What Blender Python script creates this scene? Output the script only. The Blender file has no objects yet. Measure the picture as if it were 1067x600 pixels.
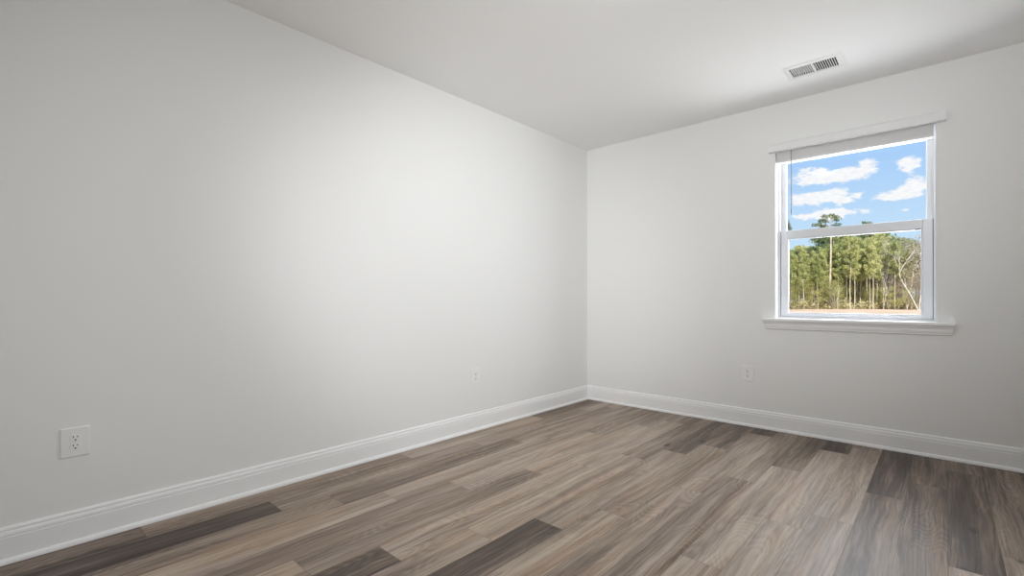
import bpy, bmesh, math, random
from mathutils import Vector, Matrix, noise as mnoise
random.seed(7)
SC = bpy.context.scene
COL = SC.collection
PI = math.pi

# ------------------------------------------------------------------ camera
FPX, CX, HY, EYE = 492.0, 533.5, 311.0, 0.985
CAM = Vector((2.587, -3.94, EYE))
FWD = Vector((-.6736, .7391, 0)); RGT = Vector((.7391, .6736, 0))
cd = bpy.data.cameras.new('camera'); cam = bpy.data.objects.new('camera', cd); COL.objects.link(cam)
cd.sensor_fit = 'HORIZONTAL'; cd.sensor_width = 36.0; cd.lens = 36.0 * FPX / 1067.0
cd.shift_y = (HY - 300.0) / 1067.0
cd.clip_start = 0.02; cd.clip_end = 500
cam.location = CAM; cam.rotation_euler = (PI/2, 0, math.atan2(.6736, .7391))
SC.camera = cam

# ------------------------------------------------------------------ colour management
vs = SC.view_settings
vs.view_transform = 'Standard'; vs.look = 'None'; vs.exposure = 0.0; vs.gamma = 1.0; vs.use_curve_mapping = False
SC.cycles.max_bounces = 14; SC.cycles.diffuse_bounces = 10; SC.cycles.transparent_max_bounces = 12
SC.cycles.sample_clamp_indirect = 8.0

# ------------------------------------------------------------------ world: blue sky with cumulus
W = bpy.data.worlds.new('sky'); SC.world = W; W.use_nodes = True
wt = W.node_tree; wt.nodes.clear()

class NT:
    def __init__(s, t): s.t = t
    def n(s, typ, **k):
        nd = s.t.nodes.new(typ)
        for a, b in k.items(): setattr(nd, a, b)
        return nd
    def inp(s, sock, v):
        if hasattr(v, 'links') or isinstance(v, bpy.types.NodeSocket): s.t.links.new(v, sock)
        else: sock.default_value = v
    def m(s, op, a, b=None, c=None, clamp=False):
        nd = s.n('ShaderNodeMath', operation=op, use_clamp=clamp)
        s.inp(nd.inputs[0], a)
        if b is not None: s.inp(nd.inputs[1], b)
        if c is not None: s.inp(nd.inputs[2], c)
        return nd.outputs[0]
    def comb(s, x, y, z=0.0):
        nd = s.n('ShaderNodeCombineXYZ'); s.inp(nd.inputs[0], x); s.inp(nd.inputs[1], y); s.inp(nd.inputs[2], z)
        return nd.outputs[0]
    def sep(s, v):
        nd = s.n('ShaderNodeSeparateXYZ'); s.inp(nd.inputs[0], v); return nd.outputs
    def noise(s, vec, scale, detail=2.0, rough=.5, dist=0.0, dim='3D'):
        nd = s.n('ShaderNodeTexNoise', noise_dimensions=dim)
        s.inp(nd.inputs['Vector'], vec); nd.inputs['Scale'].default_value = scale
        nd.inputs['Detail'].default_value = detail; nd.inputs['Roughness'].default_value = rough
        nd.inputs['Distortion'].default_value = dist
        return nd.outputs[0]
    def ramp(s, f, stops):
        nd = s.n('ShaderNodeValToRGB'); s.inp(nd.inputs[0], f)
        e = nd.color_ramp.elements
        while len(e) > 1: e.remove(e[-1])
        e[0].position = stops[0][0]; e[0].color = (*stops[0][1], 1)
        for p, c in stops[1:]:
            q = e.new(p); q.color = (*c, 1)
        return nd.outputs[0]
    def mixc(s, f, a, b, blend='MIX'):
        nd = s.n('ShaderNodeMix', data_type='RGBA', blend_type=blend)
        s.inp(nd.inputs[0], f)
        s.inp(nd.inputs[6], a if not isinstance(a, tuple) else (*a[:3], 1)); s.inp(nd.inputs[7], b if not isinstance(b, tuple) else (*b[:3], 1))
        return nd.outputs[2]
    def sstep(s, v, a, b):
        nd = s.n('ShaderNodeMapRange', interpolation_type='SMOOTHSTEP'); s.inp(nd.inputs[0], v)
        nd.inputs[1].default_value = a; nd.inputs[2].default_value = b
        return nd.outputs[0]

w = NT(wt)
tc = w.n('ShaderNodeTexCoord'); dx, dy, dz = w.sep(tc.outputs['Generated'])
ay = w.m('MAXIMUM', dy, 0.05)
pu, pv = w.m('DIVIDE', dx, ay), w.m('DIVIDE', dz, ay)
def skyuv(px, py):
    d = FWD + RGT * ((px - CX) / FPX); return d.x / d.y, ((HY - py) / FPX) / d.y
skyc = w.ramp(w.m('MULTIPLY', pv, 2.2, clamp=True), [(0, (.66, .83, .99)), (.25, (.56, .77, .98)), (.62, (.36, .60, .97)), (1, (.24, .48, .94))])
mask = None
# cumulus banks at infinity: direction, angular width and height, density
for px, py, sx, sy, a in [(868, 184, 42, 6.5, 1.0), (845, 179, 16, 5, .6), (893, 181, 16, 7, .5), (850, 206, 40, 7.0, 1.1), (882, 209, 16, 4, .4), (866, 223, 46, 6, .85),
                          (905, 168, 9, 5, .75), (921, 167, 10, 3, .25), (948, 171, 13, 8, 1.0), (941, 202, 27, 6.5, 1.0), (955, 191, 16, 7, .7), (940, 219, 9, 2.5, .35), (922, 243, 30, 4, .2),
                          (740, 190, 60, 14, .9), (1060, 180, 50, 14, .9), (700, 150, 60, 14, .8), (1100, 235, 60, 10, .8), (800, 130, 50, 10, .6)]:
    u, v = skyuv(px, py); u2, _ = skyuv(px + sx, py); _, v2 = skyuv(px, py - sy)
    du = w.m('DIVIDE', w.m('SUBTRACT', pu, u), abs(u2 - u)); dv = w.m('DIVIDE', w.m('SUBTRACT', pv, v), abs(v2 - v))
    g = w.m('MULTIPLY', w.m('EXPONENT', w.m('MULTIPLY', w.m('ADD', w.m('MULTIPLY', du, du), w.m('MULTIPLY', dv, dv)), -1.0)), a)
    mask = g if mask is None else w.m('ADD', mask, g)
pvec = w.comb(pu, w.m('MULTIPLY', pv, 1.7))
n1 = w.noise(pvec, 40, 6, .60, .2)
n2 = w.noise(w.comb(w.m('ADD', pu, 3.1), w.m('MULTIPLY', pv, 1.9)), 110, 5, .6)
cl = w.m('ADD', mask, w.m('MULTIPLY', w.m('SUBTRACT', n1, .5), 1.7))
cl = w.m('ADD', cl, w.m('MULTIPLY', w.m('SUBTRACT', n2, .5), .6))
cov = w.sstep(cl, .28, .66)
cov = w.m('MULTIPLY', cov, w.sstep(mask, .10, .35))
ccol = w.mixc(w.sstep(n2, .20, .66), (.86, .88, .95), (1.0, 1.0, 1.0))
fin = w.mixc(cov, skyc, ccol)
bg = w.n('ShaderNodeBackground'); w.inp(bg.inputs[0], fin); bg.inputs[1].default_value = 1.0
ow = w.n('ShaderNodeOutputWorld'); wt.links.new(bg.outputs[0], ow.inputs[0])

# ------------------------------------------------------------------ lights
def light(name, typ, loc, rot=(0, 0, 0), **k):
    l = bpy.data.lights.new(name, typ)
    for a, b in k.items(): setattr(l, a, b)
    o = bpy.data.objects.new(name, l); COL.objects.link(o); o.location = loc; o.rotation_euler = rot
    return o
# sun behind the house, shining on the wood beyond the field
light('sun', 'SUN', (0, -20, 30), (math.radians(52), 0, math.radians(28)), energy=6.0, angle=math.radians(.6), color=(1, .95, .86))
# daylight entering through the window opening
light('window_daylight', 'AREA', (2.30, .40, 1.56), (-PI/2 + .10, 0, -.30), shape='RECTANGLE', size=1.0, size_y=1.2, energy=52, color=(.95, .98, 1.0))
# added fill spots without fixtures behind the camera; soft cones dim towards the edges
def fill_spot(aim, cone, power):
    p = Vector((2.75, -4.7, 1.8))
    o = light('fill_spot', 'SPOT', p, energy=power, spot_size=math.radians(cone), spot_blend=1.0, shadow_soft_size=.25, color=(.985, .99, 1.0))
    o.rotation_euler = (Vector(aim) - p).to_track_quat('-Z', 'Y').to_euler()
fill_spot((0, -1.35, 1.15), 48, 250); fill_spot((1.2, -.3, 2.25), 68, 265); fill_spot((0, -2.6, .8), 80, 88)
LAMP_POWER = 40.0

# ------------------------------------------------------------------ materials
def mat(name, col=(.8, .8, .8), rough=.5, spec=.5, metal=0, build=None):
    m_ = bpy.data.materials.new(name); m_.use_nodes = True
    t = m_.node_tree; b = t.nodes['Principled BSDF']
    b.inputs['Base Color'].default_value = (*col, 1); b.inputs['Roughness'].default_value = rough
    b.inputs['Specular IOR Level'].default_value = spec; b.inputs['Metallic'].default_value = metal
    if build: build(NT(t), b, t)
    return m_
def bumpy(scale, strength, dist=.001):
    def f(n, b, t):
        tcn = n.n('ShaderNodeTexCoord')
        bp = n.n('ShaderNodeBump'); bp.inputs['Strength'].default_value = strength; bp.inputs['Distance'].default_value = dist
        n.inp(bp.inputs['Height'], n.noise(tcn.outputs['Object'], scale, 3, .6)); t.links.new(bp.outputs[0], b.inputs['Normal'])
    return f
M_WALL = mat('matte_wall_paint', (.79, .795, .79), .85, .2, build=bumpy(160, .12))
M_CEIL = mat('matte_ceiling_paint', (.92, .92, .915), .9, .15, build=bumpy(120, .12))
M_TRIM = mat('semigloss_white_trim', (.84, .845, .85), .38, .5, build=bumpy(40, .04))
M_VINYL = mat('white_vinyl', (.66, .675, .70), .4, .5, build=bumpy(60, .03))
M_BLIND = mat('white_blind', (.78, .78, .78), .5, .4, build=bumpy(60, .03))
M_PLATE = mat('outlet_plastic', (.82, .82, .82), .35, .5, build=bumpy(90, .03))
M_SLOT = mat('dark_slot', (.015, .015, .017), .7, .2, build=bumpy(90, .03))
M_GROOVE = mat('grey_weatherstrip', (.22, .23, .25), .7, .2, build=bumpy(90, .03))
M_VENT = mat('white_enamel_steel', (.82, .82, .81), .4, .5, build=bumpy(60, .03))
M_DUCT = mat('dark_sheet_metal', (.05, .06, .085), .6, .4, build=bumpy(30, .1))
M_SCREW = mat('painted_screw', (.7, .7, .7), .3, .5, build=bumpy(200, .1))
M_WAND = mat('clear_grey_wand', (.34, .35, .37), .3, .5, build=bumpy(60, .03))

def glassmat():
    m_ = bpy.data.materials.new('window_glass'); m_.use_nodes = True; t = m_.node_tree; t.nodes.clear(); n = NT(t)
    tr = n.n('ShaderNodeBsdfTransparent'); tr.inputs[0].default_value = (.985, .99, .99, 1)
    gl = n.n('ShaderNodeBsdfGlossy'); gl.inputs['Roughness'].default_value = .02
    fr = n.n('ShaderNodeFresnel'); fr.inputs[0].default_value = 1.35
    mx = n.n('ShaderNodeMixShader'); t.links.new(n.m('MULTIPLY', fr.outputs[0], .12), mx.inputs[0])
    t.links.new(tr.outputs[0], mx.inputs[1]); t.links.new(gl.outputs[0], mx.inputs[2])
    o = n.n('ShaderNodeOutputMaterial'); t.links.new(mx.outputs[0], o.inputs[0]); return m_
M_GLASS = glassmat()

def emat(name, col, s):
    m_ = bpy.data.materials.new(name); m_.use_nodes = True; t = m_.node_tree; t.nodes.clear(); n = NT(t)
    e = n.n('ShaderNodeEmission'); e.inputs[0].default_value = (*col, 1); e.inputs[1].default_value = s
    o = n.n('ShaderNodeOutputMaterial'); t.links.new(e.outputs[0], o.inputs[0]); return m_
M_LAMP = emat('lamp_diffuser', (1.0, .985, .96), LAMP_POWER)

PW, PL, PX0 = .152, 1.31, .02
def floor_nodes(n, b, t):
    tcn = n.n('ShaderNodeTexCoord'); x, y, z = n.sep(tcn.outputs['Object'])
    tone = n.n('ShaderNodeAttribute', attribute_name='tone').outputs['Fac']
    rnd = n.n('ShaderNodeAttribute', attribute_name='rnd').outputs['Fac']
    uvn = n.n('ShaderNodeUVMap', uv_map='plank'); uu, vv, _ = n.sep(uvn.outputs[0])
    off = n.m('MULTIPLY', rnd, 41.0)
    ox = n.m('ADD', x, off); oy = n.m('ADD', y, n.m('MULTIPLY', rnd, 17.0))
    # broad smoky bands, medium streaks, fine pores
    warp = n.m('MULTIPLY', n.m('SUBTRACT', n.noise(n.comb(n.m('MULTIPLY', ox, 5), n.m('MULTIPLY', oy, 2.2), off), 1.0, 2), .5), .05)
    wx = n.m('ADD', ox, warp)
    broad = n.noise(n.comb(n.m('MULTIPLY', wx, 13), n.m('MULTIPLY', oy, .9), off), 1.0, 3, .55)
    med = n.noise(n.comb(n.m('MULTIPLY', wx, 85), n.m('MULTIPLY', oy, 2.0), off), 1.0, 4, .6)
    fine = n.noise(n.comb(n.m('MULTIPLY', wx, 330), n.m('MULTIPLY', oy, 9), off), 1.0, 3, .6)
    # cathedral figure: contour lines of a smooth stretched field
    fld = n.noise(n.comb(n.m('MULTIPLY', ox, 6.5), n.m('MULTIPLY', oy, 1.5), n.m('ADD', off, 5)), 1.0, 1, .4)
    rings = n.m('SINE', n.m('ADD', n.m('MULTIPLY', fld, 150), n.m('MULTIPLY', x, 120)))
    rgate = n.sstep(n.noise(n.comb(n.m('MULTIPLY', ox, 4), n.m('MULTIPLY', oy, 1.6), n.m('ADD', off, 9)), 1.0, 1), .42, .60)
    f = n.m('ADD', tone, n.m('MULTIPLY', n.m('SUBTRACT', broad, .5), .80))
    f = n.m('ADD', f, n.m('MULTIPLY', n.m('SUBTRACT', med, .5), .64))
    f = n.m('ADD', f, n.m('MULTIPLY', n.m('SUBTRACT', fine, .5), .42))
    f = n.m('ADD', f, n.m('MULTIPLY', n.m('MULTIPLY', rings, rgate), .040))
    # knots
    vo = n.n('ShaderNodeTexVoronoi'); vo.inputs['Scale'].default_value = 1.0; vo.inputs['Randomness'].default_value = 1.0
    n.inp(vo.inputs['Vector'], n.comb(n.m('MULTIPLY', ox, 3.6), n.m('MULTIPLY', oy, 1.5), off))
    kn = n.sstep(vo.outputs['Distance'], .085, .02)
    f = n.m('SUBTRACT', f, n.m('MULTIPLY', kn, .38))
    col = n.ramp(f, [(0, (.034, .023, .016)), (.22, (.092, .066, .050)), (.45, (.245, .188, .143)), (.68, (.42, .342, .272)), (1, (.59, .50, .415))])
    warm = n.sstep(n.noise(n.comb(n.m('MULTIPLY', ox, 12), n.m('MULTIPLY', oy, 1.1), n.m('ADD', off, 3)), 1.0, 2), .50, .72)
    col = n.mixc(n.m('MULTIPLY', warm, .55), col, n.mixc(1.0, col, (1.12, .95, .80), 'MULTIPLY'))
    cool = n.sstep(n.noise(n.comb(n.m('MULTIPLY', ox, 7), n.m('MULTIPLY', oy, .9), n.m('ADD', off, 13)), 1.0, 2), .46, .66)
    col = n.mixc(n.m('MULTIPLY', cool, .45), col, n.mixc(1.0, col, (.93, .94, 1.08), 'MULTIPLY'))
    # plank joints
    eu = n.m('MULTIPLY', n.m('MINIMUM', uu, n.m('SUBTRACT', 1.0, uu)), PW)
    ev = n.m('MULTIPLY', n.m('MINIMUM', vv, n.m('SUBTRACT', 1.0, vv)), PL)
    ed = n.sstep(n.m('MINIMUM', eu, ev), .0, .0022)
    col = n.mixc(ed, n.mixc(1.0, col, (.62, .58, .55), 'MULTIPLY'), col)
    t.links.new(col, b.inputs['Base Color'])
    n.inp(b.inputs['Roughness'], n.m('ADD', .40, n.m('MULTIPLY', fine, .18)))
    bp = n.n('ShaderNodeBump'); bp.inputs['Strength'].default_value = .25; bp.inputs['Distance'].default_value = .0012
    n.inp(bp.inputs['Height'], n.m('ADD', n.m('MULTIPLY', fine, .5), ed)); t.links.new(bp.outputs[0], b.inputs['Normal'])
M_FLOOR = mat('vinyl_plank_floor', rough=.45, spec=.42, build=floor_nodes)

# ------------------------------------------------------------------ helpers
def link(name, bm, material, parent=None, smooth=False, bevel=0, kind=None):
    me = bpy.data.meshes.new(name)
    bmesh.ops.recalc_face_normals(bm, faces=bm.faces)
    bm.to_mesh(me); bm.free()
    for m_ in (material if isinstance(material, (list, tuple)) else [material]): me.materials.append(m_)
    if smooth:
        for p in me.polygons: p.use_smooth = True
    o = bpy.data.objects.new(name, me); COL.objects.link(o)
    if parent: o.parent = parent
    if bevel:
        b = o.modifiers.new('bevel', 'BEVEL'); b.width = bevel; b.segments = 3; b.limit_method = 'ANGLE'
    if kind: o['kind'] = kind
    return o
def box(bm, x0, x1, y0, y1, z0, z1, mi=0):
    v = [bm.verts.new(p) for p in ((x0,y0,z0),(x1,y0,z0),(x1,y1,z0),(x0,y1,z0),(x0,y0,z1),(x1,y0,z1),(x1,y1,z1),(x0,y1,z1))]
    for f in ((0,3,2,1),(4,5,6,7),(0,1,5,4),(1,2,6,5),(2,3,7,6),(3,0,4,7)):
        q = bm.faces.new([v[i] for i in f]); q.material_index = mi
    return v
def empty(name, loc, label=None, cat=None, group=None, rz=0, kind=None):
    o = bpy.data.objects.new(name, None); COL.objects.link(o); o.location = loc; o.rotation_euler = (0, 0, rz); o.empty_display_size = .05
    tag(o, label, cat, group, kind); return o
def tag(o, label=None, cat=None, group=None, kind=None):
    if label: o['label'] = label
    if cat: o['category'] = cat
    if group: o['group'] = group
    if kind: o['kind'] = kind
    return o
def sweep(bm, prof, path, closed_ends=True):
    """prof: list of (d, z); path: list of functions mapping (d,z)->point"""
    rings = [[bm.verts.new(fn(d, z)) for d, z in prof] for fn in path]
    for a, b in zip(rings, rings[1:]):
        for i in range(len(prof)):
            j = (i + 1) % len(prof); bm.faces.new((a[i], a[j], b[j], b[i]))
    if closed_ends: bm.faces.new(rings[0]); bm.faces.new(rings[-1][::-1])
def cyl(bm, p0, p1, r0, r1=None, n=12, cap=True):
    r1 = r0 if r1 is None else r1
    p0, p1 = Vector(p0), Vector(p1); d = (p1 - p0).normalized()
    a = d.orthogonal().normalized(); b = d.cross(a)
    R0 = [bm.verts.new(p0 + (a*math.cos(2*PI*i/n) + b*math.sin(2*PI*i/n))*r0) for i in range(n)]
    R1 = [bm.verts.new(p1 + (a*math.cos(2*PI*i/n) + b*math.sin(2*PI*i/n))*r1) for i in range(n)]
    for i in range(n): bm.faces.new((R0[i], R0[(i+1)%n], R1[(i+1)%n], R1[i]))
    if cap: bm.faces.new(R0[::-1]); bm.faces.new(R1)

# ------------------------------------------------------------------ room shell
H = 2.44; XR = 4.20; YB = -5.60; T = .15
WX0, WX1, WZ0, WZ1 = 1.664, 2.560, .838, 2.104     # window opening

bm = bmesh.new(); box(bm, -T, 0, YB - T, T, -.02, H + .1); link('wall_left', bm, M_WALL, kind='structure')
bm = bmesh.new()
box(bm, 0, WX0, 0, T, -.02, H + .1); box(bm, WX1, XR, 0, T, -.02, H + .1)
box(bm, WX0, WX1, 0, T, -.02, WZ0 - .022); box(bm, WX0, WX1, 0, T, WZ1, H + .1)
bmesh.ops.remove_doubles(bm, verts=bm.verts, dist=1e-5); link('wall_back', bm, M_WALL, kind='structure')
bm = bmesh.new(); box(bm, XR, XR + T, YB - T, T, -.02, H + .1); link('wall_right', bm, M_WALL, kind='structure')
bm = bmesh.new(); box(bm, 0, XR, YB - T, YB, -.02, H + .1); link('wall_front', bm, M_WALL, kind='structure')

VX0, VX1, VY0, VY1 = 1.866, 2.112, -.542, -.402    # register hole in the ceiling
bm = bmesh.new()
box(bm, 0, VX0, YB, 0, H, H + .1); box(bm, VX1, XR, YB, 0, H, H + .1)
box(bm, VX0, VX1, YB, VY0, H, H + .1); box(bm, VX0, VX1, VY1, 0, H, H + .1)
link('ceiling', bm, M_CEIL, kind='structure')

# floor: one mesh, one face per plank, tones read off the real boards
joints = {0: -.895, 1: -.42, 2: -.19, 3: 0.01, 4: -.98, 5: -.56, 6: -.29, 7: -1.263, 8: -.997, 9: -.72, 10: -.21, 11: -1.2, 12: -.85, 13: -.305,
          14: -1.42, 15: -.95, 16: -.63, 17: -.26, 18: -1.34, 19: -.7, 20: -.2, 21: -1.0, 22: -.5}
tones = {  # row: tones of planks counted from the window wall towards the camera
 0: [.36, .58, .46, .34], 1: [.56, .50, .50, .14], 2: [.50, .48, .36, .44], 3: [.5, .56, .62, .60, .5], 4: [.44, .62, .46, .40],
 5: [.50, .58, .50, .55], 6: [.42, .60, .60, .26], 7: [.44, .60, .50, .50], 8: [.30, .52, .25, .46], 9: [.30, .50, .52, .50],
 10: [.26, .52, .54, .46], 11: [.5, .52, .50, .52], 12: [.34, .60, .58, .5], 13: [.24, .60, .58, .5], 14: [.42, .56, .50, .5],
 15: [.16, .34, .42, .4], 16: [.30, .33, .42, .4], 17: [.34, .22, .55, .5], 18: [.20, .36, .5, .5], 19: [.2, .4, .5, .5], 20: [.3, .4, .4, .5]}
bm = bmesh.new(); luv = bm.loops.layers.uv.new('plank'); rr = random.Random(3)
ftone, frnd = [], []
for k in range(-1, 28):
    x0 = PX0 + k*PW; x1 = x0 + PW
    cx0, cx1 = max(x0, 0), min(x1, XR)
    if cx1 <= cx0: continue
    j = joints.get(k, -.6); hi = j
    while hi < 0: hi += PL
    idx = 0; tl = tones.get(k, [])
    while hi > YB:
        lo = hi - PL; c0, c1 = max(lo, YB), min(hi, 0)
        if c1 > c0:
            f = bm.faces.new([bm.verts.new(p) for p in ((cx0, c0, 0), (cx1, c0, 0), (cx1, c1, 0), (cx0, c1, 0))])
            for lp in f.loops: lp[luv].uv = ((lp.vert.co.x - x0)/PW, (lp.vert.co.y - lo)/PL)
            ftone.append(tl[idx] if idx < len(tl) else .5); frnd.append(rr.random()); idx += 1
        hi = lo
nplank = len(ftone)
# slab underside and rim give the floor a thickness
v = [bm.verts.new(p) for p in ((0,YB,-.06),(XR,YB,-.06),(XR,0,-.06),(0,0,-.06))]; bm.faces.new(v)
fo = None
me = bpy.data.meshes.new('floor'); bm.to_mesh(me); bm.free(); me.materials.append(M_FLOOR)
at = me.attributes.new('tone', 'FLOAT', 'FACE'); ar = me.attributes.new('rnd', 'FLOAT', 'FACE')
for i in range(nplank): at.data[i].value = ftone[i]; ar.data[i].value = frnd[i]
fo = bpy.data.objects.new('floor', me); COL.objects.link(fo); fo['kind'] = 'structure'

# baseboards with shoe moulding
BP = [(0, 0), (.027, 0), (.0265, .008), (.0235, .0145), (.0185, .0185), (.0150, .0190), (.0150, .0945), (.0135, .0965), (.0120, .0965), (.0120, .0985),
      (.0142, .0995), (.0142, .1060), (.0125, .1130), (.0100, .1165), (.0085, .1170), (.0085, .1190), (.0100, .1200), (.0096, .1260), (.0065, .1310), (.0030, .1330), (0, .1330)]
EPS = .0005
def baseboard(name, a, b):
    bm = bmesh.new(); sweep(bm, BP, [a, b]); return link(name, bm, M_TRIM, kind='structure')
baseboard('baseboard_left', lambda d, z: (d, YB + d, z), lambda d, z: (d, -d, z))
baseboard('baseboard_back', lambda d, z: (d, -d, z), lambda d, z: (XR - d, -d, z))
baseboard('baseboard_right', lambda d, z: (XR - d, -d, z), lambda d, z: (XR - d, YB + d, z))
baseboard('baseboard_front', lambda d, z: (XR - d, YB + d, z), lambda d, z: (d, YB + d, z))

# ------------------------------------------------------------------ window
win = empty('window_1', ((WX0 + WX1)/2, 0, WZ0), kind='structure')
def wlink(name, bm, m_, parent=win, **k):
    o = link(name, bm, m_, parent, **k)
    if parent is win: o.matrix_parent_inverse = win.matrix_basis.inverted()
    return o
win.matrix_basis = Matrix.Translation(win.location)
YF = .080                                        # face of the vinyl frame
def ring(bm, x0, x1, z0, z1, wl, wr, wb, wtp, y0, y1):
    box(bm, x0, x0 + wl, y0, y1, z0, z1); box(bm, x1 - wr, x1, y0, y1, z0, z1)
    box(bm, x0 + wl, x1 - wr, y0, y1, z0, z0 + wb); box(bm, x0 + wl, x1 - wr, y0, y1, z1 - wtp, z1)
bm = bmesh.new(); ring(bm, WX0, WX1, WZ0, WZ1, .014, .014, .012, .030, YF, T + .01)
ring(bm, WX0 + .014, WX1 - .014, WZ0 + .012, WZ1 - .03, .012, .012, .006, .012, YF + .036, T + .005)
wlink('window_frame', bm, M_VINYL, bevel=.0015)
LX0, LX1, LZ0, LZ1 = WX0 + .018, WX1 - .018, WZ0 + .014, 1.496
bm = bmesh.new(); ring(bm, LX0, LX1, LZ0, LZ1, .042, .050, .022, .060, YF + .006, YF + .034)
lower = wlink('lower_sash', bm, M_VINYL, bevel=.003)
bm = bmesh.new(); ring(bm, LX0 + .042, LX1 - .050, LZ0 + .022, LZ1 - .060, .007, .007, .006, .007, YF + .012, YF + .028)
wlink('glazing_bead', bm, M_VINYL, bevel=.002)
bm = bmesh.new(); box(bm, LX0 + .045, LX1 - .053, YF + .018, YF + .022, LZ0 + .025, LZ1 - .063)
wlink('lower_glass', bm, M_GLASS)
UX0, UX1, UZ0, UZ1 = WX0 + .016, WX1 - .016, 1.462, WZ1 - .03
bm = bmesh.new(); ring(bm, UX0, UX1, UZ0, UZ1, .032, .034, .034, .062, YF + .038, YF + .062)
wlink('upper_sash', bm, M_VINYL, bevel=.003)
bm = bmesh.new(); box(bm, UX0 + .03, UX1 - .032, YF + .048, YF + .052, UZ0 + .03, UZ1 - .058)
wlink('upper_glass', bm, M_GLASS)
bm = bmesh.new(); box(bm, WX0 + .0142, LX0 + .0002, YF + .014, YF + .03, LZ0, LZ1); box(bm, LX1 - .0002, WX1 - .0142, YF + .014, YF + .03, LZ0, LZ1)
wlink('weatherstrip', bm, M_GROOVE)
bm = bmesh.new(); box(bm, LX1 - .085, LX1 - .060, YF + .002, YF + .010, LZ1 - .068, LZ1 - .060)
wlink('tilt_latch', bm, M_GROOVE, bevel=.001)
# stool with horns, moulded apron with mitred ends
SX0, SX1 = WX0 - .082, WX1 + .085
bm = bmesh.new()
pts = [(SX0, 0), (SX0, -.044), (SX1, -.044), (SX1, 0), (WX1, 0), (WX1, YF), (WX0, YF), (WX0, 0)]
lo = [bm.verts.new((x, y, WZ0 - .021)) for x, y in pts]; up = [bm.verts.new((x, y, WZ0)) for x, y in pts]
bm.faces.new(lo[::-1]); bm.faces.new(up)
for i in range(8): bm.faces.new((lo[i], lo[(i+1) % 8], up[(i+1) % 8], up[i]))
wlink('window_sill', bm, M_TRIM, bevel=.004)
AP = [(0, 0), (.024, 0), (.024, -.010), (.020, -.016), (.018, -.024), (.0175, -.034), (.015, -.044), (.012, -.050), (.012, -.056), (.008, -.060), (0, -.060)]
AX0, AX1 = WX0 - .078, WX1 + .082; az = WZ0 - .021
bm = bmesh.new(); sweep(bm, AP, [lambda d, z: (AX0 + .024 - d, -d, z + az), lambda d, z: (AX1 - .024 + d, -d, z + az)])
wlink('window_apron', bm, M_TRIM)

# ------------------------------------------------------------------ raised mini blind
VZ = 2.074
bl = empty('window_blind', ((WX0 + WX1)/2, 0, VZ), 'white mini blind raised to the top of the window under a valance', 'blind')
def bl_link(name, bm, m_, parent=bl, **k):
    bmesh.ops.translate(bm, verts=bm.verts, vec=-bl.location) if parent is bl else None
    return link(name, bm, m_, parent, **k)
bm = bmesh.new()
VPF = [(0, 0), (.034, 0), (.038, .004), (.038, .050), (.034, .055), (.026, .060), (.018, .064), (0, .064)]
BX0, BX1 = WX0 - .040, WX1 + .046
sweep(bm, VPF, [lambda d, z: (BX0, -d, z + VZ), lambda d, z: (BX1, -d, z + VZ)])
bl_link('valance', bm, M_BLIND, bevel=.004)
bm = bmesh.new(); box(bm, WX0 + .006, WX1 - .012, .008, .050, VZ - .004, WZ1 - .002); bl_link('headrail', bm, M_BLIND, bevel=.002)
bm = bmesh.new(); nS = 18; zt, zb = VZ - .003, 2.009
for i in range(nS):
    z = zb + (zt - zb)*i/(nS - 1)
    y0, y1 = .008, .050
    vv_ = [bm.verts.new((x, y, z + dz_)) for x in (WX0 + .007, WX1 - .014) for y, dz_ in ((y0, -.0014), ((y0+y1)/2, -.0012), (y1, -.0014), (y1, .0014), ((y0+y1)/2, .0018), (y0, .0014))]
    a_, b_ = vv_[:6], vv_[6:]
    for q in range(6): bm.faces.new((a_[q], a_[(q+1) % 6], b_[(q+1) % 6], b_[q]))
    bm.faces.new(a_[::-1]); bm.faces.new(b_)
bl_link('slat_stack', bm, M_BLIND)
bm = bmesh.new(); box(bm, WX0 + .007, WX1 - .014, .006, .052, 1.994, 2.007); bl_link('bottom_rail', bm, M_BLIND, bevel=.002)
bm = bmesh.new(); wxp = WX0 + .105; cyl(bm, (wxp, -.012, VZ + .004), (wxp + .003, -.012, 1.630), .0035, n=6)
cyl(bm, (wxp + .003, -.012, 1.630), (wxp + .003, -.012, 1.600), .0045, .005, n=8); bl_link('tilt_wand', bm, M_WAND)
for xx in (WX0 + .18, WX1 - .19):
    bm = bmesh.new(); cyl(bm, (xx, .0055, 1.996), (xx, .0055, VZ), .0009, n=6); bl_link('ladder_cord', bm, M_BLIND)

# ------------------------------------------------------------------ ceiling register
vt = empty('ceiling_vent', ((VX0 + VX1)/2, (VY0 + VY1)/2, H), 'white two-way ceiling air register with rows of narrow louvres above the window', 'vent')
def vlink(name, bm, m_, **k):
    bmesh.ops.translate(bm, verts=bm.verts, vec=-vt.location); return link(name, bm, m_, vt, **k)
FX0, FX1, FY0, FY1 = 1.834, 2.152, -.577, -.366
bm = bmesh.new()
o_ = [(FX0, FY0), (FX1, FY0), (FX1, FY1), (FX0, FY1)]; i_ = [(VX0, VY0), (VX1, VY0), (VX1, VY1), (VX0, VY1)]
def rv(pl, z, e=0):
    cx_, cy_ = (FX0+FX1)/2, (FY0+FY1)/2
    return [bm.verts.new((x + (e if x < cx_ else -e), y + (e if y < cy_ else -e), z)) for x, y in pl]
R_ = [rv(o_, H), rv(o_, H - .003), rv(o_, H - .007, .012), rv(i_, H - .007, -.002), rv(i_, H - .002, 0)]
for a_, b_ in zip(R_, R_[1:]):
    for q in range(4): bm.faces.new((a_[q], a_[(q+1) % 4], b_[(q+1) % 4], b_[q]))
vlink('register_frame', bm, M_VENT)
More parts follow.
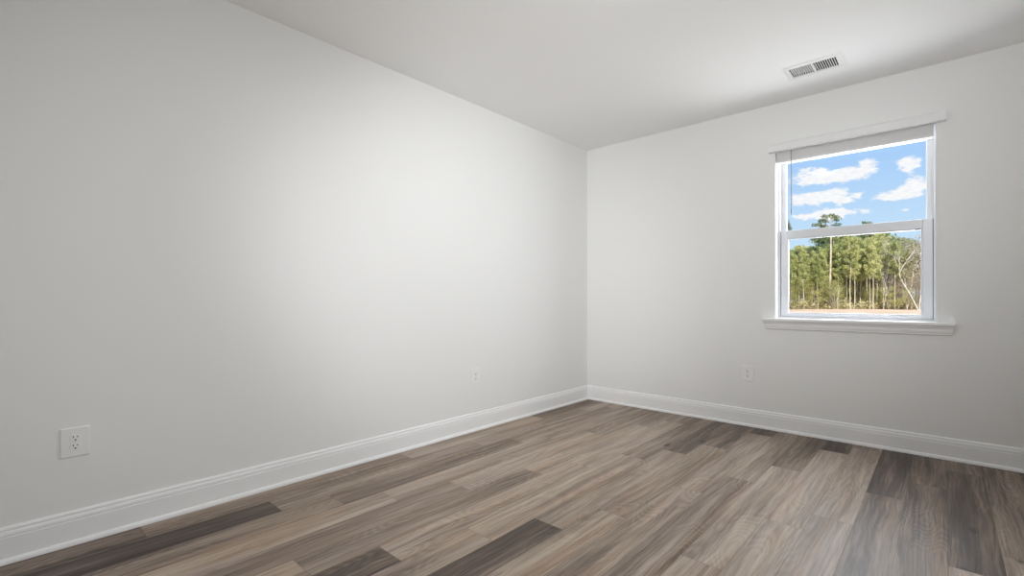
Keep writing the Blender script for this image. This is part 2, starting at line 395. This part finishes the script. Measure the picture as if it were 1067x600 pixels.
bm = bmesh.new(); mid = (VX0 + VX1)/2; box(bm, mid - .006, mid + .006, VY0, VY1, H - .007, H + .014); vlink('centre_bar', bm, M_VENT, bevel=.001)
def blades(name, xa, xb, tilt, wd):
    bm = bmesh.new(); nb = 8
    for i in range(nb + 1):
        x = xa + (xb - xa)*i/nb; hx = .0085*math.sin(tilt); hz = .0085*math.cos(tilt); th = wd
        p = [(x - hx, H + .004 - hz), (x + hx, H + .004 + hz)]
        sweep(bm, [(p[0][0] - th, p[0][1]), (p[0][0] + th, p[0][1]), (p[1][0] + th, p[1][1]), (p[1][0] - th, p[1][1])],
              [lambda d, z: (d, VY0, z), lambda d, z: (d, VY1, z)])
    return vlink(name, bm, M_VENT)
blades('louvre_bank', VX0 + .009, mid - .015, math.radians(3), .0017)
blades('louvre_bank', mid + .015, VX1 - .012, math.radians(-22), .0021)
bm = bmesh.new()
box(bm, VX0 - .004, VX1 + .004, VY0 - .004, VY1 + .004, H + .25, H + .254)
for a in ((VX0 - .004, VX0, VY0 - .004, VY1 + .004), (VX1, VX1 + .004, VY0 - .004, VY1 + .004), (VX0, VX1, VY0 - .004, VY0), (VX0, VX1, VY1, VY1 + .004)):
    box(bm, a[0], a[1], a[2], a[3], H + .1, H + .25)
for a in ((VX0, VX0 + .001, VY0, VY1), (VX1 - .001, VX1, VY0, VY1), (VX0, VX1, VY0, VY0 + .001), (VX0, VX1, VY1 - .001, VY1)):
    box(bm, a[0], a[1], a[2], a[3], H - .0015, H + .101)
vlink('duct_boot', bm, M_DUCT)
for x in (VX0 - .012, VX1 + .012):
    bm = bmesh.new(); cyl(bm, (x, (VY0+VY1)/2, H - .0062), (x, (VY0+VY1)/2, H - .0085), .0035, .003, 10); vlink('screw', bm, M_SCREW)

# ------------------------------------------------------------------ ceiling lamp, just above the frame
lx, ly = 1.60, -2.16
lm = empty('ceiling_lamp', (lx, ly, H), 'round white flush ceiling lamp glowing at the middle of the ceiling', 'lamp')
def lathe(bm, prof, n=48):
    rings = []
    for r, z in prof:
        rings.append([bm.verts.new((r*math.cos(2*PI*i/n), r*math.sin(2*PI*i/n), z)) for i in range(n)] if r > 1e-6 else [bm.verts.new((0, 0, z))])
    for a, b in zip(rings, rings[1:]):
        for i in range(n):
            if len(b) == 1: bm.faces.new((a[i], a[(i+1) % n], b[0]))
            elif len(a) == 1: bm.faces.new((a[0], b[(i+1) % n], b[i]))
            else: bm.faces.new((a[i], a[(i+1) % n], b[(i+1) % n], b[i]))
bm = bmesh.new(); lathe(bm, [(.0, 0), (.140, 0), (.143, -.008), (.140, -.014), (.128, -.014), (.0, -.013)]); link('lamp_base', bm, M_VENT, lm, smooth=True)
bm = bmesh.new(); lathe(bm, [(.126, -.0145), (.122, -.026), (.105, -.036), (.07, -.043), (.03, -.046), (0, -.0465)]); link('lamp_diffuser', bm, M_LAMP, lm, smooth=True)

# ------------------------------------------------------------------ duplex outlets
def make_outlet():
    r = empty('wall_outlet', (0, 0, 0))
    # local frame: plate lies in XZ, faces -Y
    bm = bmesh.new()
    wv, hv, t_ = .0445, .0590, .0060
    R0 = [(-wv, -hv), (wv, -hv), (wv, hv), (-wv, hv)]
    def rr_(ins, y, rad):
        out = []
        for (cx_, cz_, a0) in ((wv - ins - rad, hv - ins - rad, 0), (-wv + ins + rad, hv - ins - rad, 90), (-wv + ins + rad, -hv + ins + rad, 180), (wv - ins - rad, -hv + ins + rad, 270)):
            for s in range(5):
                a = math.radians(a0 + s*22.5); out.append(bm.verts.new((cx_ + rad*math.cos(a), y, cz_ + rad*math.sin(a))))
        return out
    rs = [rr_(0, 0, .004), rr_(0, -t_*.55, .004), rr_(.0015, -t_*.85, .004), rr_(.004, -t_, .004)]
    for a, b in zip(rs, rs[1:]):
        for i in range(20): bm.faces.new((a[i], a[(i+1) % 20], b[(i+1) % 20], b[i]))
    bm.faces.new(rs[-1]); bm.faces.new(rs[0][::-1])
    link('cover_plate', bm, M_PLATE, r)
    for s in (1, -1):
        zc = s*.0170
        bm = bmesh.new(); out = []
        for i in range(32):
            a = 2*PI*i/32; x = .0172*math.cos(a); z = max(-.0135, min(.0135, .0172*math.sin(a))); out.append((x, z))
        A = [bm.verts.new((x, -.0055, z + zc)) for x, z in out]; B = [bm.verts.new((x, -.0078, z + zc)) for x, z in out]; C_ = [bm.verts.new((x*.95, -.0084, z*.95 + zc)) for x, z in out]
        for P, Q in ((A, B), (B, C_)):
            for i in range(32): bm.faces.new((P[i], P[(i+1) % 32], Q[(i+1) % 32], Q[i]))
        bm.faces.new(C_); bm.faces.new(A[::-1])
        rec = link('receptacle', bm, M_PLATE, r)
        bm = bmesh.new()
        box(bm, -.0078, -.0052, -.00865, -.0083, zc + .0010, zc + .0088); box(bm, .0052, .0078, -.00865, -.0083, zc + .0020, zc + .0082)
        # round earth hole with a flat top
        n_ = 14; pr = [(.0032*math.cos(2*PI*i/n_), min(.0022, .0032*math.sin(2*PI*i/n_))) for i in range(n_)]
        f0 = [bm.verts.new((x, -.00865, z + zc - .0068)) for x, z in pr]; f1 = [bm.verts.new((x, -.0083, z + zc - .0068)) for x, z in pr]
        bm.faces.new(f0); bm.faces.new(f1[::-1])
        for i in range(n_): bm.faces.new((f0[i], f0[(i+1) % n_], f1[(i+1) % n_], f1[i]))
        link('slots', bm, M_SLOT, rec)
    bm = bmesh.new(); cyl(bm, (0, -.0058, 0), (0, -.0070, 0), .0032, .0028, 14)
    link('screw', bm, M_SCREW, r)
    return r
def copy_tree(o, parent=None):
    c = o.copy(); COL.objects.link(c)
    if parent is not None: c.parent = parent
    for ch in o.children: copy_tree(ch, c)
    return c
o1 = make_outlet(); o2 = copy_tree(o1); o3 = copy_tree(o1)
G_ = 'duplex wall outlets'
for o, loc, rz, lab in ((o1, (0, -3.719, .407), PI/2, 'white duplex outlet low on the left wall, nearest the viewer'),
                        (o2, (0, -1.512, .404), PI/2, 'white duplex outlet on the long left wall, towards the far corner'),
                        (o3, (1.4715, 0, .405), 0, 'white duplex outlet on the far wall beneath the left end of the window sill')):
    o.location = loc; o.rotation_euler = (0, 0, rz); tag(o, lab, 'outlet', G_)

# ------------------------------------------------------------------ outdoors
GZ = -.35
def ground_nodes(n, b, t):
    tcn = n.n('ShaderNodeTexCoord'); p = tcn.outputs['Object']
    a = n.noise(p, .35, 5, .6); c = n.noise(p, 3.0, 4, .6)
    col = n.ramp(n.m('ADD', n.m('MULTIPLY', a, .6), n.m('MULTIPLY', c, .4)), [(.32, (.56, .39, .24)), (.5, (.72, .51, .34)), (.68, (.84, .66, .49))])
    t.links.new(col, b.inputs['Base Color'])
M_GROUND = mat('sandy_clay_field', rough=.95, spec=.1, build=ground_nodes)
bm = bmesh.new(); N_ = 60
gv = {}
for i in range(N_ + 1):
    for j in range(N_ + 1):
        x = -110 + 220*i/N_; y = .155 + 170*(j/N_)**1.6
        z = GZ + (.12*mnoise.noise(Vector((x*.12, y*.12, 0))) if y > 6 else 0)
        gv[i, j] = bm.verts.new((x, y, z))
for i in range(N_):
    for j in range(N_): bm.faces.new((gv[i, j], gv[i+1, j], gv[i+1, j+1], gv[i, j+1]))
g_ = link('ground', bm, M_GROUND, kind='structure', smooth=True)

def leafmat(name, c0, c1, c2):
    def f(n, b, t):
        tcn = n.n('ShaderNodeTexCoord'); oi = n.n('ShaderNodeObjectInfo')
        a = n.noise(tcn.outputs['Object'], 1.1, 4, .65)
        fac = n.m('ADD', a, n.m('MULTIPLY', n.m('SUBTRACT', oi.outputs['Random'], .5), .22))
        col = n.ramp(fac, [(.32, c0), (.5, c1), (.66, c2)])
        t.links.new(col, b.inputs['Base Color'])
        tr = n.n('ShaderNodeBsdfTranslucent'); t.links.new(col, tr.inputs[0])
        mx = n.n('ShaderNodeMixShader'); mx.inputs[0].default_value = .35
        out = [q for q in t.nodes if q.type == 'OUTPUT_MATERIAL'][0]
        t.links.new(b.outputs[0], mx.inputs[1]); t.links.new(tr.outputs[0], mx.inputs[2]); t.links.new(mx.outputs[0], out.inputs[0])
    return mat(name, rough=.8, spec=.15, build=f)
L_PINE = leafmat('pine_needles', (.24, .27, .09), (.46, .48, .18), (.66, .64, .31))
L_DARK = leafmat('dark_needles', (.14, .18, .08), (.27, .32, .14), (.42, .45, .22))
L_BUSH = leafmat('yellow_green_leaves', (.32, .34, .10), (.55, .54, .19), (.72, .68, .33))
L_BROWN = leafmat('brown_twigs', (.28, .22, .14), (.48, .40, .27), (.64, .56, .40))
def bark(name, c0, c1):
    def f(n, b, t):
        tcn = n.n('ShaderNodeTexCoord'); x, y, z = n.sep(tcn.outputs['Object'])
        a = n.noise(n.comb(n.m('MULTIPLY', x, 6), n.m('MULTIPLY', y, 6), n.m('MULTIPLY', z, 1.3)), 1.5, 5, .65)
        t.links.new(n.ramp(a, [(.35, c0), (.62, c1)]), b.inputs['Base Color'])
    return mat(name, rough=.9, spec=.1, build=f)
B_PINE = bark('pine_bark', (.46, .36, .27), (.80, .70, .58))
B_PALE = bark('pale_bark', (.55, .47, .38), (.92, .86, .76))
B_BUSH = bark('grey_bark', (.22, .18, .14), (.50, .43, .35))

def tube(bm, pts, rads, n=7):
    rings = []
    up = Vector((.13, .21, 1)).normalized()
    for i, p in enumerate(pts):
        d = (pts[min(i+1, len(pts)-1)] - pts[max(i-1, 0)]).normalized()
        a = d.cross(Vector((1, .01, 0)) if abs(d.x) < .8 else Vector((0, 1, 0))).normalized(); b = d.cross(a)
        rings.append([bm.verts.new(p + (a*math.cos(2*PI*k/n) + b*math.sin(2*PI*k/n))*rads[i]) for k in range(n)])
    for a, b in zip(rings, rings[1:]):
        for k in range(n): bm.faces.new((a[k], a[(k+1) % n], b[(k+1) % n], b[k]))
    bm.faces.new(rings[0][::-1]); bm.faces.new(rings[-1])
def leaves(bm, c, rad, cnt, size, R, flat=1.0):
    for _ in range(cnt):
        while True:
            q = Vector((R.uniform(-1, 1), R.uniform(-1, 1), R.uniform(-1, 1)))
            if q.length <= 1: break
        p = c + Vector((q.x*rad, q.y*rad, q.z*rad*flat))
        a = Vector((R.gauss(0, 1), R.gauss(0, 1), R.gauss(0, 1))).normalized(); b = a.orthogonal().normalized()
        b = (b + a.cross(b)*R.uniform(-1, 1)).normalized(); s = size*R.uniform(.6, 1.3)
        bm.faces.new([bm.verts.new(p + a*s), bm.verts.new(p + b*s*.45), bm.verts.new(p - a*s), bm.verts.new(p - b*s*.45)])
def tree_meshes(name, h, kind, seed):
    """returns (trunk mesh, foliage mesh)"""
    R = random.Random(seed); tb, lb = bmesh.new(), bmesh.new()
    lean = Vector((R.uniform(-.03, .03), R.uniform(-.03, .03), 0))
    def tp(s): return Vector((lean.x*h*s + .10*math.sin(s*5 + seed), lean.y*h*s + .08*math.cos(s*4 + seed*2), h*s))
    if kind in ('pine', 'emergent', 'dark'):
        r0 = {'pine': .095, 'emergent': .12, 'dark': .15}[kind]
        tube(tb, [tp(s/10) for s in range(11)], [r0*(1 - .75*s/10) for s in range(11)])
        lo = {'pine': .48, 'emergent': .76, 'dark': .30}[kind]; nb = {'pine': 30, 'emergent': 16, 'dark': 44}[kind]
        for i in range(nb):
            s = lo + (1.0 - lo)*(i + .5)/nb; a = R.uniform(0, 2*PI)
            env = math.sin(PI*min(1, (s - lo)/(1 - lo)*.8 + .2))
            ln = {'pine': 1.25, 'emergent': 1.05, 'dark': 1.5}[kind]*(.45 + .75*env)*R.uniform(.6, 1.15)
            e = tp(s) + Vector((math.cos(a)*ln, math.sin(a)*ln, ln*R.uniform(.0, .45)))
            tube(tb, [tp(s), (tp(s) + e)/2 + Vector((0, 0, -.06)), e], [.035, .022, .01], 4)
            if kind == 'emergent':
                leaves(lb, e, .36, 60, .10, R, .55); leaves(lb, (tp(s)*.4 + e*.6), .28, 26, .10, R, .6)
            else:
                leaves(lb, e, .55, 55, .15, R, .7); leaves(lb, (tp(s) + e)/2, .5, 38, .15, R, .7)
    elif kind in ('bush', 'brown'):
        nst = 4
        for k in range(nst):
            a = R.uniform(0, 2*PI); t_ = Vector((math.cos(a)*.20*h*R.uniform(.3, 1), math.sin(a)*.2*h*R.uniform(.3, 1), h*R.uniform(.75, 1)))
            pts = [Vector((0, 0, 0)).lerp(t_, s/6) + Vector((.09*math.sin(s*1.7 + k), .07*math.cos(s*2.1 + k), 0)) for s in range(7)]
            tube(tb, pts, [.07*(1 - .8*s/6) for s in range(7)], 6)
            for i in range(16):
                s = R.uniform(.25, 1.0); base = Vector((0, 0, 0)).lerp(t_, s)
                a2 = R.uniform(0, 2*PI); ln = h*.16*R.uniform(.5, 1.2)
                e = base + Vector((math.cos(a2)*ln, math.sin(a2)*ln, ln*R.uniform(.2, 1.1)))
                tube(tb, [base, (base+e)/2 + Vector((0, 0, .04)), e], [.022, .014, .006], 4)
                leaves(lb, e, h*.085, 42 if kind == 'bush' else 26, .12 if kind == 'bush' else .10, R, .9)
    elif kind == 'bare':
        def grow(p, d, ln, r, lvl):
            pts = [p]; q = p.copy(); dd = d.copy()
            for s in range(5):
                dd = (dd + Vector((R.uniform(-.14, .14), R.uniform(-.14, .14), R.uniform(-.02, .10)))).normalized(); q = q + dd*ln/5; pts.append(q.copy())
            tube(tb, pts, [r*(1 - .5*s/5) for s in range(6)], 6 if lvl < 2 else 4)
            if lvl < 4:
                for _ in range(3 if lvl < 3 else 4):
                    k = R.choice((2, 3, 4, 5)); nd = (dd + Vector((R.uniform(-.8, .8), R.uniform(-.8, .8), R.uniform(-.1, .6)))).normalized()
                    grow(pts[k], nd, ln*R.uniform(.5, .72), r*.5*(1.1 - .1*lvl), lvl + 1)
        grow(Vector((0, 0, 0)), Vector((-.30, 0, 1)).normalized(), h*.50, .062, 0)
        grow(Vector((.15, 0, 0)), Vector((.06, .05, 1)).normalized(), h*.50, .055, 0)
        leaves(lb, Vector((0, 0, h*.6)), h*.2, 30, .07, R)
    out = []
    for nm, b_ in (('trunk', tb), ('foliage', lb)):
        me_ = bpy.data.meshes.new(nm); b_.to_mesh(me_); b_.free(); out.append(me_)
    return out
LIB = {}
def getm(kind, h, var, lmat, bmat):
    key = (kind, var, lmat.name)
    if key not in LIB:
        t_, l_ = tree_meshes(kind, 10.0, kind, 100*len(LIB) + var*7 + 3)
        t_.materials.append(bmat); l_.materials.append(lmat); LIB[key] = (t_, l_)
    return LIB[key]
def at(px, depth):
    p = CAM + FWD*depth + RGT*((px - CX)/FPX*depth); return p.x, p.y
def add_tree(px, depth, topy, kind, var, lmat, bmat, name, label, cat, group=None, wide=1.0, rot=None, lean=0):
    x, y = at(px, depth); h = (HY - topy)/FPX*depth + EYE - GZ
    tm, lm_ = getm(kind, h, var, lmat, bmat); s = h/10.0
    e = empty(name, (x, y, GZ - .08), label, cat, group, rz=random.uniform(0, 6.28) if rot is None else rot)
    e.scale = (s*wide, s*wide, s); e.rotation_euler[1] = lean
    a = bpy.data.objects.new('trunk', tm); COL.objects.link(a); a.parent = e
    b_ = bpy.data.objects.new('foliage', lm_); COL.objects.link(b_); b_.parent = e
    return e
GP, GB, GD = 'slender pines at the edge of the wood', 'yellow-green saplings at the edge of the wood', 'dark evergreens deeper in the wood'
# landmark trees
add_tree(865, 60, 224, 'emergent', 0, L_DARK, B_PINE, 'pine_tree', 'tall pine whose flat crown rises above the window meeting rail against the sky', 'tree')
add_tree(898, 68, 231, 'emergent', 1, L_DARK, B_PINE, 'pine_tree', 'second tall pine, its crown just showing above the meeting rail right of the tallest one', 'tree', wide=.8)
add_tree(820, 66, 231, 'emergent', 2, L_DARK, B_PINE, 'pine_tree', 'tall pine at the far left edge of the window pane with a small dark tuft', 'tree', wide=.7)
bt = add_tree(957, 54, 240, 'bare', 0, L_BROWN, B_PALE, 'bare_tree', 'large leafless pale tree leaning left at the right side of the view', 'tree', rot=math.atan2(.6736, .7391))
add_tree(920.5, 57, 270, 'bare', 1, L_BROWN, B_PALE, 'bare_tree', 'small crooked pale leafless tree just left of the large leafless one', 'tree', wide=.6, rot=2.0)
add_tree(873, 57, 296, 'bare', 2, L_BROWN, B_PALE, 'bare_tree', 'short pale leaning sapling below the tallest pine', 'tree', wide=.5, rot=.5)
for i, (px, d, ty) in enumerate([(829.5, 61, 262), (833, 60, 257), (841, 63, 266), (857, 60, 262), (886, 58, 247), (890.5, 59, 256), (896.5, 60, 262), (902.5, 61, 250),
                                 (910, 57, 246), (847, 62, 262), (878, 62, 250), (932, 58, 252), (938, 60, 258), (868, 64, 246), (917, 62, 244), (944, 59, 262), (825, 60, 264), (837, 59, 268), (845, 60, 270), (852, 59, 268), (861, 61, 258), (873, 60, 255), (882, 59, 252), (893, 61, 249), (906, 59, 254), (914, 60, 258)]):
    add_tree(px, d, ty, 'pine', i % 4, L_PINE, B_PALE if i in (1, 4, 8, 5) else B_PINE, 'pine_tree', 'slender green pine with a bare pale trunk standing in the front rows of the wood', 'tree', GP, wide=.62)
for i, (px, d, ty) in enumerate([(825, 59, 292), (838, 60, 286), (850, 59, 294), (869, 58, 284), (876, 60, 288), (861, 60, 296), (895, 61, 292), (905, 60, 296), (926, 58, 298), (832, 62, 280),
                                 (846, 63, 276), (883, 63, 282), (915, 60, 302), (936, 57, 306), (950, 57, 300), (812, 60, 284), (800, 60, 290)] + [(822 + 3.6*q + (q*7 % 5), 64 + (q*3 % 7), 276 + (q*11 % 14)) for q in range(32)]):
    add_tree(px, d, ty, 'bush', i % 3, L_BUSH, B_BUSH, 'sapling', 'leafy yellow-green sapling at the foot of the pines beyond the field', 'sapling', GB, wide=1.15)
for i, (px, d, ty) in enumerate([(930, 60, 252), (940, 62, 246), (950, 60, 247), (961, 61, 243), (945, 58, 272), (934, 59, 280), (956, 57, 282), (966, 58, 262), (975, 60, 250), (985, 60, 256), (925, 61, 268)]):
    add_tree(px, d, ty, 'brown', i % 3, L_BROWN, B_PALE if i % 2 else B_BUSH, 'brown_tree', 'twiggy brown winter tree behind the leaning bare tree', 'tree', 'brown winter trees at the right of the wood', wide=1.1)
# deeper rows, continuing to both sides of the pane
R_ = random.Random(11)
for row, (d, n_, base) in enumerate([(66, 30, 258), (72, 28, 253), (80, 26, 250), (90, 24, 250)]):
    for i in range(n_):
        px = 735 + (1050 - 735)*(i + R_.uniform(.1, .9))/n_
        ty = base + R_.uniform(-6, 8)
        if px < 860: ty = max(ty, 259 + R_.uniform(-2, 4))
        if 860 <= px < 922: ty -= 6
        if 926 < px < 942: ty += 4
        dark = (i + row) % 3 == 0
        add_tree(px, d + R_.uniform(-2, 2), ty, 'dark' if dark else 'pine', i % 2 + (0 if dark else 1), L_DARK if dark else L_PINE, B_PINE, 'pine_tree',
                 'evergreen pine packed into the deeper rows of the wood', 'tree', GD, wide=1.15)
# undergrowth along the edge of the wood: nobody could count it
R_ = random.Random(5); bm = bmesh.new()
for i in range(1500):
    px = R_.uniform(700, 1080); d = R_.uniform(58, 76); x, y = at(px, d)
    leaves(bm, Vector((x, y, GZ + R_.uniform(.1, .9) + max(0, d - 64)*.16*R_.random())), R_.uniform(.4, .9), 26, .14, R_, .8)
L_UNDER = leafmat('brushwood_leaves', (.26, .24, .11), (.48, .44, .22), (.66, .60, .36))
tag(link('undergrowth', bm, L_UNDER), 'brown and green brush growing thickly at the foot of the wood', 'undergrowth', kind='stuff')
